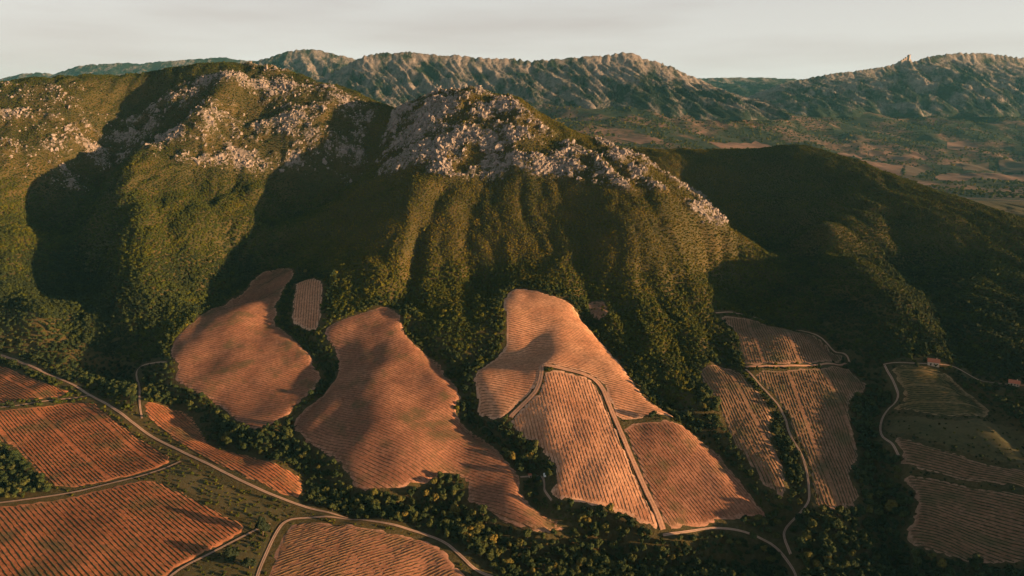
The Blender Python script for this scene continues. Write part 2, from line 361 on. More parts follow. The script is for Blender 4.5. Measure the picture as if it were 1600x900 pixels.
# ------------------------------------------------------------------ plots, tracks (outlines in photo pixels, laid on the land)
FIELDS = {
 'goose': [(415,420),(440,416),(461,420),(458,435),(443,450),(441,465),(430,478),(436,490),(428,503),(450,520),(475,545),(490,560),(492,575),(503,582),(500,600),(485,615),(470,632),(440,660),(405,674),(385,670),(362,655),(345,638),(330,628),(300,612),(280,602),(269,594),(272,582),(278,574),(262,555),(268,535),(285,515),(310,497),(345,475),(375,460),(386,450),(392,437)],
 'slot': [(462,438),(505,437),(506,460),(500,515),(478,519),(452,502),(458,470)],
 'wide': [(600,478),(615,483),(630,498),(632,520),(655,545),(690,568),(695,575),(692,585),(710,598),(722,615),(720,632),(712,640),(725,665),(745,678),(770,695),(790,715),(808,738),(820,747),(815,765),(830,790),(850,805),(880,820),(893,829),(881,834),(840,832),(810,829),(785,815),(760,802),(740,790),(729,782),(727,765),(729,752),(710,743),(692,742),(675,755),(658,760),(625,765),(591,772),(565,768),(547,758),(540,738),(525,720),(490,700),(470,685),(455,668),(470,640),(500,622),(525,590),(528,565),(520,545),(505,525),(510,510),(545,495),(575,485)],
 'upper': [(800,450),(830,452),(862,462),(885,468),(905,490),(930,525),(960,555),(985,590),(1005,620),(1048,648),(1058,655),(1000,655),(965,657),(952,630),(938,594),(905,580),(870,572),(850,570),(845,585),(841,600),(832,614),(800,641),(794,650),(778,655),(758,656),(742,648),(746,622),(738,600),(740,583),(770,562),(788,545),(791,505),(783,472)],
 'comb': [(852,575),(905,584),(935,599),(950,640),(972,690),(997,750),(1021,800),(1032,830),(1010,825),(985,810),(950,795),(905,788),(870,785),(857,773),(862,755),(868,735),(862,720),(835,695),(812,682),(799,670),(798,656),(804,647),(837,620),(847,601)],
 'corner': [(970,662),(1060,659),(1085,680),(1120,705),(1150,740),(1180,780),(1208,812),(1150,812),(1100,822),(1060,833),(1041,830),(1022,785),(998,730),(981,690)],
 'terrace': [(1117,492),(1145,493),(1175,497),(1210,512),(1245,516),(1290,535),(1320,556),(1315,566),(1255,572),(1165,573),(1160,565),(1155,540),(1148,515),(1130,500)],
 'tongue': [(1095,572),(1130,573),(1150,577),(1163,590),(1188,615),(1206,635),(1208,650),(1203,665),(1213,700),(1228,740),(1232,780),(1215,778),(1190,760),(1165,715),(1140,690),(1130,650),(1110,615),(1092,590)],
 'shield': [(1170,578),(1255,577),(1325,571),(1340,590),(1360,605),(1335,615),(1328,635),(1330,660),(1345,710),(1335,730),(1328,745),(1348,775),(1335,798),(1290,798),(1268,795),(1270,765),(1261,715),(1238,680),(1231,645),(1200,610)],
 'green': [(1388,574),(1472,575),(1508,602),(1562,655),(1480,655),(1400,645),(1390,641),(1412,625),(1404,600)],
 'strip': [(1385,684),(1450,695),(1500,710),(1560,730),(1680,750),(1680,792),(1540,758),(1460,740),(1405,731),(1408,710)],
 'corner_low': [(1407,738),(1460,746),(1540,766),(1680,800),(1680,892),(1580,882),(1500,880),(1450,865),(1420,850),(1412,835),(1425,810),(1430,780),(1415,760)],
 'far_left': [(-90,520),(0,568),(70,598),(125,617),(0,634),(-90,640)],
 'striped': [(-90,652),(0,642),(140,622),(170,648),(218,684),(278,716),(240,735),(170,753),(92,769),(60,740),(20,700),(0,688),(-90,680)],
 'front': [(-120,810),(0,791),(90,779),(170,761),(240,745),(300,777),(360,808),(392,826),(340,857),(265,893),(235,940),(-120,940)],
 'sliver': [(222,628),(250,630),(290,640),(310,660),(325,690),(345,703),(400,712),(440,730),(475,745),(472,775),(462,782),(400,757),(340,727),(290,700),(250,668),(224,646)],
 'bottom': [(447,822),(475,815),(540,818),(610,829),(680,849),(703,866),(728,900),(738,940),(408,940),(420,880)]}
FXY = {k: cast(p) for k, p in FIELDS.items()}
def smooth_poly(p, closed, n=2):
    for _ in range(n):
        q = []; m = len(p)
        for i in range(m if closed else m-1):
            a, b = p[i], p[(i+1) % m]
            q += [(a[0]*.75+b[0]*.25, a[1]*.75+b[1]*.25), (a[0]*.25+b[0]*.75, a[1]*.25+b[1]*.75)]
        p = q if closed else [p[0]]+q+[p[-1]]
    return p
FXY = {k: smooth_poly(p, True, 1) for k, p in FXY.items()}
def ragged(p, amp):
    q = []; n = len(p)
    for i in range(n):
        a, b = p[i], p[(i+1) % n]; L = math.hypot(b[0]-a[0], b[1]-a[1]); k = max(1, int(L/4))
        for j in range(k):
            x_ = a[0]+(b[0]-a[0])*j/k; y_ = a[1]+(b[1]-a[1])*j/k
            d = amp*float(fbm(np.array([x_/11.]), np.array([y_/11.]), 2, 19)[0]); q.append((x_-(b[1]-a[1])/(L+1e-6)*d, y_+(b[0]-a[0])/(L+1e-6)*d))
    return q
FXY = {k: ragged(p, 2.2) for k, p in FXY.items()}
TRACKS = [
 ('track', [(-90,510),(0,551),(60,578),(130,609),(190,648),(240,684),(290,709),(340,734),(400,764),(460,787),(520,804),(545,810)], 5.0, 'pale two-rut dirt track slanting down the left side past the striped vineyard'),
 ('track', [(395,935),(402,900),(415,868),(432,830),(445,815),(470,808),(540,810),(620,822),(690,843),(722,870),(742,890),(775,905)], 4.6, 'pale dirt track curving around the bottom central vineyard'),
 ('track', [(222,655),(218,632),(219,605),(211,583),(221,571),(262,567)], 3.4, 'narrow dirt lane bending through trees up to the leftmost rounded vineyard'),
 ('track', [(-90,646),(0,639),(80,625),(145,617)], 4.0, 'bare earth lane between the two upper left vineyards'),
 ('track', [(-120,803),(0,787),(90,774),(170,757),(240,740),(285,720)], 4.0, 'bare earth lane between the striped vineyard and the front left vineyard'),
 ('track', [(240,935),(268,897),(340,861),(395,830),(425,818)], 3.6, 'earth lane along the lower edge of the front left vineyard'),
 ('track', [(1036,836),(1070,834),(1110,824),(1150,828),(1185,838),(1215,852),(1238,885),(1250,930)], 4.0, 'shaded dirt track below the comb-striped vineyard, running into the bottom woods'),
 ('track', [(1165,577),(1195,610),(1226,645),(1233,680),(1256,715),(1265,765),(1263,793),(1232,815),(1222,838),(1236,870)], 4.2, 'dirt track down the left edge of the shield-shaped right vineyard'),
 ('track', [(1380,570),(1430,570),(1480,571),(1500,577),(1540,597),(1580,603),(1680,607)], 3.6, 'dirt track passing the two small houses on the right'),
 ('track', [(1382,572),(1398,600),(1406,625),(1380,645),(1373,678),(1392,692),(1404,715)], 4.2, 'hooked dirt track beside the green vineyard and fallow on the right'),
 ('track', [(813,745),(835,742),(848,745),(851,757),(850,770),(862,784)], 3.4, 'short lane with the white van between two central vineyards'),
 ('track', [(846,571),(846,585),(842,602),(834,618),(802,645),(797,655)], 3.6, 'curved bare lane dividing the large central vineyard blocks'),
 ('track', [(850,571),(905,581),(938,596),(953,635),(976,690),(1000,745),(1024,795),(1037,832)], 3.4, 'straight pale lane running down between the central vineyard blocks'),
 ('track', [(1118,490),(1150,490),(1176,495),(1212,509),(1246,514),(1292,532),(1322,553),(1328,567)], 3.4, 'pale lane along the top of the terraced right vineyard'),
 ('track', [(1165,575),(1255,574),(1322,568)], 2.6, 'lane separating the terraced vineyard from the shield-shaped one')]
TXY = [(n, smooth_poly(cast(p), False, 2), w, l) for n, p, w, l in TRACKS]
FALLOW = [('fallow_field', [(247,738),(287,722),(330,747),(400,782),(462,801),(440,812),(418,819),(395,818),(340,792),(280,767)], 'green and brown weedy field between the pale track and the front left vineyard'),
          ('fallow_field', [(1384,648),(1480,659),(1562,660),(1600,672),(1680,700),(1680,742),(1560,726),(1450,691),(1386,680),(1378,665)], 'scrubby fallow field with scattered bushes above the low right vineyards'),
          ('fallow_field', [(425,824),(432,838),(412,880),(405,930),(250,930),(275,900),(345,864),(398,834)], 'rough grassy corner with bushes beside the curving track'),
          ('bare_earth', [(917,472),(935,468),(950,475),(952,492),(940,500),(926,497),(920,484)], 'bare pinkish earth scar in the scrub right of the upper central vineyard')]
FAXY = [(n, smooth_poly(cast(p), True, 1), l) for n, p, l in FALLOW]

# ------------------------------------------------------------------ land meshes
M_GROUND = mat_ground(); M_FAR = mat_far(); M_ROCK = mat_rock()
CX, CY = (GX[:-1, :-1]+ST/2), (GY[:-1, :-1]+ST/2)
inw = np.abs(CX) < .94*CY+150
u_, v_ = project(GX, GY, H)
vf = np.interp(u_, [p[0] for p in FOOT], [p[1] for p in FOOT])
ishill = ((v_ < vf-4) | (GY > 950))[:-1, :-1]
xl = np.interp(CY, [800, 860, 985, 1125, 1200, 1330, 1900], [-290, -285, -330, -320, -285, -250, -230])
xr = np.interp(CY, [640, 760, 800, 1050, 1300, 1900], [200, 270, 320, 390, 390, 300])
zone = np.where(~ishill, 0, np.where(CX < xl, 1, np.where(CX < xr, 2, 3)))
attrs = {'rock': ROCKM}
LAND = []
for k, (nm, lb) in enumerate([('ground', 'valley floor of brown earth and scrub around the vineyards'), ('hill', 'broad rocky hill on the left with green wooded spurs'),
                              ('hill', 'central hill with grey limestone crags and golden brown scrub slopes'), ('hill', 'dark shaded hill on the right with a golden rim along its crest')]):
    o = obj(nm, gridmesh(nm, GX, GY, H, inw & (zone == k), M_GROUND, attrs)); tag(o, lb, kind='structure'); LAND.append(o)
fx = np.r_[np.arange(-9000, -3200, 200), np.arange(-3200, 4400, 20), np.arange(4400, 9001, 200)]
fy = np.r_[np.arange(1880, 5000, 20), np.arange(5000, 16001, 200)]
FX, FY = np.meshgrid(fx, fy); FZ = far_z(FX, FY); FZ -= 1.0*(FY < 1930)
o = obj('valley', gridmesh('valley', FX, FY, FZ, (np.abs(FX[:-1, :-1]) < 1.1*FY[:-1, :-1]+400), M_FAR)); tag(o, 'hazy far valley with rolling foothills and small fields below the mountains', kind='structure')

def mountain(label, crest, front, back, basez, mat, amp, seed, dx=9, rib=(70, 1.0), sharp=.66):
    C = np.array([px_y(*c) for c in crest]); C = C[C[:, 0].argsort()]
    xs = np.arange(C[0, 0], C[-1, 0], dx); ts = np.r_[np.linspace(-1, 0, 84), np.linspace(0, 1, 14)[1:]]
    yc = np.interp(xs, C[:, 0], C[:, 1]); zc = np.interp(xs, C[:, 0], C[:, 2])
    X = np.repeat(xs[None], len(ts), 0); T = np.repeat(ts[:, None], len(xs), 1)
    Y = yc[None]+np.where(T < 0, T*front*(1+.35*fbm(xs/330, xs*0, 3, seed+1))[None], T*back)
    P = np.where(T < 0, 1-np.abs(T)**sharp, 1-T**1.3)
    Zm = basez+(zc[None]-basez)*P
    env = np.where(T < 0, np.sin(np.pi*np.clip(-T, 0, 1))**.6, 0)
    a = X+.75*(Y-yc[None])+40*fbm(X/260, Y/260, 3, seed+3)
    Zm += amp*env*(ridged(a/rib[0], (Y-yc[None])/420*rib[1], 5, seed, .55)-.1)+ .6*amp*env*(ridged(a/26, (Y-yc[None])/120, 4, seed+9, .6)-.2)
    Zm += amp*.9*env*(ridged(a/230+.2*fbm(X/120, Y/120, 2, seed+2), (Y-yc[None])/600, 3, seed+21)-.1)
    Zm += np.exp(-(T/.1)**2)*(17*ridged(X/48, Y*0, 4, seed+5, .6)+7*fbm(X/16, Y/30, 2, seed+6)-4)
    q = np.ones((len(ts)-1, len(xs)-1), bool)
    rk = np.clip(.55-.35*np.abs(T)**1.5, 0, 1)*np.ones_like(X)
    o = obj('mountain', gridmesh('mountain', X, Y, Zm, q, mat, {'rock': rk})); tag(o, label, kind='structure'); return o
mm = mat_mountain('mountain_rock', .0); mg = mat_mountain('mountain_scrub', .28)
mountain('long rugged limestone ridge behind the central hill', [(430,140,4500),(500,125,4480),(525,112,4460),(570,89,4450),(600,84,4450),(640,83,4440),(660,86,4440),(700,89,4430),(715,88,4420),(735,91,4420),(750,92,4410),(790,93,4400),(830,97,4390),(880,93,4380),(930,89,4370),(970,84,4360),(990,85,4350),(1005,93,4350),(1030,99,4340),(1050,106,4340),(1070,116,4340),(1100,129,4330),(1130,144,4320),(1160,155,4320),(1190,170,4310)], 520, 500, 255, mm, 52, 11)
mountain('rocky ridge on the right crowned by a ruined castle', [(1120,172,5250),(1160,156,5250),(1185,146,5250),(1220,133,5250),(1250,126,5260),(1290,118,5270),(1340,112,5280),(1380,106,5290),(1398,102,5300),(1407,97,5300),(1413,92,5300),(1421,91,5300),(1425,99,5300),(1450,90,5310),(1480,86,5320),(1500,84,5320),(1550,86,5330),(1600,92,5330),(1680,102,5330),(1800,120,5330)], 620, 500, 270, mat_mountain('castle_ridge_rock', .04), 55, 41, 9, (75, 1.0))
mountain('dark pyramid peak rising behind the left hill', [(330,118,5600),(395,99,5600),(430,88,5600),(455,80,5600),(475,78,5600),(500,80,5600),(530,88,5600),(560,95,5600),(620,110,5600),(700,140,5600)], 700, 500, 330, mat_mountain('peak_rock', .12), 60, 61, 12, (110, 1.0))
mountain('long low blue ridge on the far left skyline', [(-250,150,8000),(-100,140,8000),(0,125,8000),(30,117,8000),(60,114,8000),(85,117,8000),(120,104,8000),(150,101,8000),(200,99,8000),(215,101,8000),(250,97,8000),(300,94,8000),(345,90,8000),(380,95,8000),(410,97,8000),(500,120,8000)], 900, 700, 400, mg, 60, 71, 25, (260, 1.0))
mountain('pale rounded hill seen through the gap between the ridges', [(1000,150,8200),(1060,130,8200),(1090,124,8200),(1120,122,8200),(1180,122,8200),(1240,124,8200),(1300,130,8200),(1400,150,8200)], 1300, 700, 380, mg, 50, 81, 25, (260, 1.0))

# ------------------------------------------------------------------ vineyards
SOILS = [mat_soil('red_soil', (.19, .082, .05), (.30, .14, .085), (.40, .22, .15)),
         mat_soil('pale_soil', (.40, .18, .10), (.52, .27, .16), (.58, .36, .25), .2),
         mat_soil('orange_soil', (.22, .075, .032), (.36, .13, .058), (.46, .20, .10)),
         mat_soil('brown_soil', (.15, .085, .05), (.22, .12, .075), (.33, .20, .14)),
         mat_soil('grassy_soil', (.11, .085, .035), (.16, .11, .05), (.30, .19, .11))]
def mat_vine(name, a, b):
    m = M(name); n = m.noise(.5, 4, .65); return m.color(m.ramp(n, [(.35, a), (.65, b)]))
VINES = [mat_vine('dry_vine', (.06, .038, .02), (.15, .085, .045)), mat_vine('leafy_vine', (.022, .028, .010), (.06, .055, .02))]
def drape(name, poly, mat, off, step=4.0, edge=7.0):
    P = []; n = len(poly)
    for i in range(n):
        a, b = poly[i], poly[(i+1) % n]; k = max(1, int(math.hypot(b[0]-a[0], b[1]-a[1])/step))
        P += [(a[0]+(b[0]-a[0])*j/k, a[1]+(b[1]-a[1])*j/k) for j in range(k)]
    nb = len(P); A = np.array(P)
    gx, gy = np.meshgrid(np.arange(math.floor(A[:, 0].min()/ST)*ST, A[:, 0].max(), ST), np.arange(math.floor(A[:, 1].min()/ST)*ST, A[:, 1].max(), ST))
    gx = gx.ravel(); gy = gy.ravel(); k = inpoly(gx, gy, P); gx, gy = gx[k], gy[k]
    d = distline(gx, gy, P, True); k = d > 1.2; gx, gy, d = gx[k], gy[k], d[k]
    V = [Vector(p) for p in P]+[Vector((a, b)) for a, b in zip(gx, gy)]
    vo, eo, fo, *_ = delaunay_2d_cdt(V, [(i, (i+1) % nb) for i in range(nb)], [list(range(nb))], 2, 1e-4)
    vx = np.array([p[0] for p in vo]); vy = np.array([p[1] for p in vo])
    dd = distline(vx, vy, P, True); e = 1-np.clip(dd/edge, 0, 1)
    zz = hz(vx, vy)+off*np.clip(dd/1.5, 0, 1)-.25*(dd < .3)
    return mesh(name, np.c_[vx, vy, zz].tolist(), [list(f) for f in fo], mat, True, {'edge': e})
def vine_rows(parent, poly, du, spacing, h, w, mat, inset=4.2, gap=.2, rng=None, skip=None):
    a, b = cast(du); ang = math.atan2(b[1]-a[1], b[0]-a[0]); c, s = math.cos(ang), math.sin(ang)
    Q = [(x*c+y*s, -x*s+y*c) for x, y in poly]; vmin = min(q[1] for q in Q); vmax = max(q[1] for q in Q)
    v = vmin+spacing*.6; n = len(Q); cnt = 0
    while v < vmax:
        xs = []
        for i in range(n):
            (x0, y0), (x1, y1) = Q[i], Q[(i+1) % n]
            if (y0 > v) != (y1 > v): xs.append(x0+(v-y0)*(x1-x0)/(y1-y0))
        xs.sort(); cnt += 1
        for x0, x1 in zip(xs[::2], xs[1::2]):
            x0 += inset; x1 -= inset
            if x1-x0 < 6 or (skip and cnt % skip < 1): continue
            k = max(3, int((x1-x0)/2.3)); t = np.linspace(x0, x1, k+1)
            jit = rng.normal(0, .10, k+1); hh = h*rng.uniform(.6, 1.25, k+1); ww = w*rng.uniform(.6, 1.2, k+1)
            g = rng.random(k+1) < gap; hh[g] = .03; ww[g] *= .5
            hh[[0, -1]] = .05
            V = []
            for off, fr in ((-.5, 0), (-.28, .9), (.28, 1.0), (.5, 0)):
                q = v+jit+off*ww; X = t*c-q*s; Y = t*s+q*c; V.append(np.c_[X, Y, hz(X, Y)+.22+hh*fr])
            V = np.stack(V, 1).reshape(-1, 3); F = []
            for i in range(k):
                for j in range(3): F.append((4*i+j, 4*i+4+j, 4*i+5+j, 4*i+1+j))
            ro = obj('vine_row', mesh('vine_row', V, np.array(F), mat, False), parent)
        v += spacing
VIN = [  # key, soil, vine, row direction (pixel pair), spacing, height, width, label, every nth row left out
 ('goose', 0, 0, [(300,565),(480,610)], 2.7, .24, .62, 'goose-shaped reddish vineyard below the left wooded spur', 0),
 ('slot', 1, 0, [(484,440),(478,515)], 3.0, .30, .8, 'small pale rectangular vineyard beside the neck of the goose-shaped one', 0),
 ('wide', 0, 0, [(520,560),(700,605)], 2.7, .24, .62, 'largest wavy reddish vineyard with a pointed tail, left of centre', 0),
 ('upper', 1, 0, [(800,520),(930,548)], 2.7, .18, .7, 'pale upper central vineyard reaching highest up the slope', 0),
 ('comb', 1, 0, [(890,600),(950,780)], 2.7, .20, .6, 'pale central vineyard with comb-like rows running downhill beside the white van', 0),
 ('corner', 0, 0, [(1020,670),(1130,800)], 2.7, .20, .6, 'triangular reddish vineyard right of the straight pale lane', 0),
 ('terrace', 3, 1, [(1190,515),(1212,565)], 2.6, .36, .8, 'upper right brown vineyard divided by pale strips', 14),
 ('tongue', 3, 1, [(1120,590),(1190,730)], 2.6, .36, .8, 'narrow tongue-shaped brown vineyard between two tree lines on the right', 13),
 ('shield', 3, 1, [(1230,590),(1300,780)], 2.6, .36, .8, 'shield-shaped dark brown vineyard right of the winding track', 14),
 ('green', 4, 1, [(1400,600),(1510,612)], 2.7, .6, 1.2, 'greenish vineyard in front of the small house with the red roof', 9),
 ('strip', 3, 1, [(1420,712),(1560,745)], 2.7, .36, .8, 'thin brown vineyard strip below the scrubby fallow field on the right', 0),
 ('corner_low', 3, 1, [(1440,780),(1590,815)], 2.7, .36, .8, 'brown vineyard filling the bottom right corner', 0),
 ('far_left', 2, 1, [(10,600),(50,624)], 2.4, .36, .8, 'orange vineyard at the left edge above the striped one', 12),
 ('striped', 2, 1, [(100,645),(210,740)], 2.4, .36, .8, 'orange vineyard with wide pale stripes on the left', 14),
 ('front', 2, 1, [(150,780),(260,880)], 2.7, .32, .9, 'front left orange vineyard with bold dark rows', 0),
 ('sliver', 2, 0, [(260,650),(440,760)], 2.7, .35, .8, 'thin orange vineyard between the pale track and the wooded gully', 0),
 ('bottom', 0, 0, [(450,890),(600,838)], 2.5, .36, .8, 'brown vineyard inside the curve of the track at the bottom', 0)]
for key, so_i, vi, du, sp, h, w, lb, sk in VIN:
    o = obj('vineyard', drape('vineyard', FXY[key], SOILS[so_i], .2)); tag(o, lb, 'vineyard', 'vineyards in the valley')
    vine_rows(o, FXY[key], du, sp, h, w, VINES[vi], rng=RNG, skip=sk)
M_FALLOW = mat_soil('fallow_grass', (.05, .05, .02), (.085, .07, .03), (.09, .065, .03))
for n, p, l in FAXY:
    o = obj(n, drape(n, p, SOILS[3] if n == 'bare_earth' else M_FALLOW, .15)); tag(o, l, kind='structure')

# ------------------------------------------------------------------ tracks
M_TRACK = mat_plain('track_dust', (.36, .245, .19), .95, .5, .35); M_VERGE = mat_plain('track_verge', (.19, .12, .08), .95, .7, .5)
M_LANE = mat_plain('lane_soil', (.36, .19, .12), .95, .6, .5); M_RUTL = mat_plain('lane_rut', (.42, .24, .16), .95, .6, .5)
def ribbon(name, line, w, mat, off, side=0.0):
    L = np.array(line); seg = np.r_[0, np.cumsum(np.hypot(*np.diff(L, axis=0).T))]
    t = np.arange(0, seg[-1], 2.0); x = np.interp(t, seg, L[:, 0]); y = np.interp(t, seg, L[:, 1])
    dx = np.gradient(x); dy = np.gradient(y); q = np.hypot(dx, dy)+1e-9; nx, ny = -dy/q, dx/q
    V = []
    jw = 1+.14*fbm(t/9, t*0, 2, 5)
    for k in (-1, -.33, .33, 1):
        X = x+nx*(side+k*w/2*jw); Y = y+ny*(side+k*w/2*jw); V.append(np.c_[X, Y, hz(X, Y)+off])
    V = np.stack(V, 1).reshape(-1, 3); n = len(t)
    F = np.array([(4*i+j, 4*i+1+j, 4*i+5+j, 4*i+4+j) for i in range(n-1) for j in range(3)])
    return mesh(name, V, F, mat)
for i, (n, line, w, l) in enumerate(TXY):
    w *= 1.2 if i in (11, 12, 14) else .52 if i < 6 else .42
    o = obj(n, ribbon(n, line, w, M_LANE if i in (11, 12, 13, 14) else M_VERGE, .34+.012*i)); tag(o, l, kind='structure')
    for s in (-1, 1): obj('rut', ribbon('rut', line, w*.30, M_RUTL if i in (11, 12, 14) else M_TRACK, .40+.012*i, s*w*.24), o)

# ------------------------------------------------------------------ foliage pieces
def leaf_mesh(name, n, rx, rz, leaf, mat, seed, core=.62, lobes=7, cone=False, base=0.0):
    rng = np.random.default_rng(seed); V = []; F = []
    L = []
    for i in range(lobes):
        a = rng.uniform(0, 6.283); r = rng.uniform(.25, .62); zz = rng.uniform(.25, .85)
        if cone: r *= (1-zz)*.9
        L.append((math.cos(a)*r*rx, math.sin(a)*r*rx, zz*rz, rng.uniform(.34, .55)*rx*(1.15-zz if cone else 1)))
    L.append((0, 0, .5*rz, .62*rx*(.7 if cone else 1)))
    vol = np.array([l[3]**2 for l in L]); vol /= vol.sum()
    for i in range(n):
        l = L[rng.choice(len(L), p=vol)]; d = rng.normal(size=3); d /= np.linalg.norm(d); d[2] = abs(d[2])*.9+d[2]*.1
        c = np.array(l[:3])+d*l[3]*rng.uniform(.8, 1.08)
        if c[2] < .02: continue
        u = np.cross(d, rng.normal(size=3)); u /= np.linalg.norm(u)+1e-9; w = np.cross(d+rng.normal(size=3)*.5, u); w /= np.linalg.norm(w)+1e-9
        s = leaf*rng.uniform(.6, 1.3); k = len(V)
        V += [c-u*s-w*s*.6, c+u*s-w*s*.5, c+u*s*.7+w*s*.7, c-u*s*.8+w*s*.6]; F.append((k, k+1, k+2, k+3))
    for l in L:
        bm = bmesh.new(); bmesh.ops.create_icosphere(bm, subdivisions=1, radius=l[3]*core*1.25); k = len(V)
        V += [np.array(v.co)+np.array(l[:3]) for v in bm.verts]; F += [tuple(k+v.index for v in f.verts) for f in bm.faces]; bm.free()
    return mesh(name, [tuple(float(q)+(base if j == 2 else 0) for j, q in enumerate(v)) for v in V], F, mat, False)
TREE = [(0, (.012, .022, .008)), (.35, (.022, .034, .010)), (.7, (.040, .048, .013)), (.92, (.075, .07, .016)), (1, (.13, .095, .02))]
M_TREE = mat_leaf('tree_leaves', TREE, 'OBJECT', .5); M_TREEI = mat_leaf('wood_leaves', TREE, 'INST', .5)
M_BARK = mat_plain('bark', (.06, .045, .03))
SCRUB = [(0, (.016, .024, .008)), (.25, (.036, .046, .004)), (.5, (.078, .072, .005)), (.75, (.15, .100, .007)), (1, (.25, .17, .012))]
M_SCRUB = mat_leaf('scrub_leaves', SCRUB, 'INST', .45)
def trunk_mesh():
    V = []; F = []
    def tube(a, b, r0, r1, n=6):
        a = Vector(a); b = Vector(b); d = (b-a).normalized(); u = d.orthogonal(); w = d.cross(u); k = len(V)
        for p, r in ((a, r0), (b, r1)):
            for i in range(n): V.append(tuple(p+(u*math.cos(6.283*i/n)+w*math.sin(6.283*i/n))*r))
        for i in range(n): F.append((k+i, k+(i+1) % n, k+n+(i+1) % n, k+n+i))
    tube((0, 0, -.6), (.1, .05, 2.2), .26, .18); tube((.1, .05, 2.2), (0, .1, 4.6), .18, .06)
    tube((.1, .05, 2.0), (1.3, .4, 3.8), .11, .04); tube((.1, .05, 2.1), (-1.1, .7, 3.9), .11, .04); tube((.1, .05, 2.3), (0, -1.2, 4.0), .1, .04)
    return mesh('trunk', V, F, M_BARK)
TRUNK = trunk_mesh()
CROWNS = [leaf_mesh('crown', 420, 3.0+.25*(i % 3), 4.6+.5*(i % 2), .42, M_TREE, 100+i, base=1.3, lobes=6+i % 4) for i in range(8)]
def lib(name, me):
    o = bpy.data.objects.new(name, me); return o
WOODLIB = [lib('wood_tree_form', leaf_mesh('wood_crown', 300, 3.1, 4.8, .46, M_TREEI, 200+i, base=.6)) for i in range(4)]
BUSHLIB = [lib('bush_form', leaf_mesh('bush', 110, 1.0, 1.15, .2, M_SCRUB, 300+i, lobes=5)) for i in range(5)]
def rock_mesh(seed, sub=2):
    rng = np.random.default_rng(seed); bm = bmesh.new(); bmesh.ops.create_icosphere(bm, subdivisions=sub, radius=1)
    pl = rng.normal(size=(14, 3)); pl /= np.linalg.norm(pl, axis=1)[:, None]; d = rng.uniform(.4, .8, 14)
    for v in bm.verts:
        p = np.array(v.co)
        for a, b in zip(pl, d):
            k = p@a
            if k > b: p = p-a*(k-b)*.92
        p *= 1+.16*rng.normal()
        v.co = p
    me = bpy.data.meshes.new('rock'); bm.to_mesh(me); bm.free(); me.materials.append(M_ROCK); return me
ROCKS = [rock_mesh(400+i) for i in range(8)]; ROCKLIB = [lib('rock_form', m) for m in ROCKS]

def scatter(name, label, x, y, z, scl, tint, libs, rot3=False, sz=None, parent=None):
    n = len(x); me = bpy.data.meshes.new(name); me.vertices.add(n); me.vertices.foreach_set('co', np.c_[x, y, z].astype(np.float32).ravel())
    def at(k, t, a, prop='value'):
        q = me.attributes.new(k, t, 'POINT'); q.data.foreach_set(prop, np.ascontiguousarray(a).ravel())
    at('tint', 'FLOAT', tint.astype(np.float32)); at('vi', 'INT', RNG.integers(0, len(libs), n).astype(np.int32))
    s3 = np.c_[scl*RNG.uniform(.8, 1.25, n)*(.7 if rot3 else 1), scl*RNG.uniform(.8, 1.25, n), scl*(sz if sz is not None else RNG.uniform(.75, 1.25, n))]
    at('scl', 'FLOAT_VECTOR', s3.astype(np.float32), 'vector')
    r3 = np.c_[RNG.normal(.1, .25, n), RNG.normal(.55, .25, n), RNG.normal(0, .4, n)] if rot3 else np.c_[RNG.normal(0, .12, n), RNG.normal(0, .12, n), RNG.uniform(0, 6.283, n)]; at('rot', 'FLOAT_VECTOR', r3.astype(np.float32), 'vector')
    o = bpy.data.objects.new(name, me); COL.objects.link(o)
    ng = bpy.data.node_groups.new(name, 'GeometryNodeTree'); ng.interface.new_socket('Geometry', in_out='INPUT', socket_type='NodeSocketGeometry'); ng.interface.new_socket('Geometry', in_out='OUTPUT', socket_type='NodeSocketGeometry')
    gi = ng.nodes.new('NodeGroupInput'); go = ng.nodes.new('NodeGroupOutput'); ip = ng.nodes.new('GeometryNodeInstanceOnPoints')
    gj = ng.nodes.new('GeometryNodeGeometryToInstance')
    for lo in reversed(libs):
        oi = ng.nodes.new('GeometryNodeObjectInfo'); oi.inputs['Object'].default_value = lo; oi.inputs['As Instance'].default_value = True
        ng.links.new(oi.outputs['Geometry'], gj.inputs[0])
    def na(k, t):
        a = ng.nodes.new('GeometryNodeInputNamedAttribute'); a.data_type = t; a.inputs['Name'].default_value = k; return a.outputs[0]
    ng.links.new(gi.outputs[0], ip.inputs['Points']); ng.links.new(gj.outputs[0], ip.inputs['Instance'])
    ip.inputs['Pick Instance'].default_value = True
    ng.links.new(na('vi', 'INT'), ip.inputs['Instance Index']); ng.links.new(na('scl', 'FLOAT_VECTOR'), ip.inputs['Scale'])
    er = ng.nodes.new('FunctionNodeEulerToRotation'); ng.links.new(na('rot', 'FLOAT_VECTOR'), er.inputs[0]); ng.links.new(er.outputs[0], ip.inputs['Rotation'])
    ng.links.new(ip.outputs[0], go.inputs[0])
    md = o.modifiers.new('scatter', 'NODES'); md.node_group = ng
    me.materials.append(libs[0].data.materials[0])
    if label: tag(o, label)
    o['kind'] = 'stuff'
    if parent: o.parent = parent
    return o

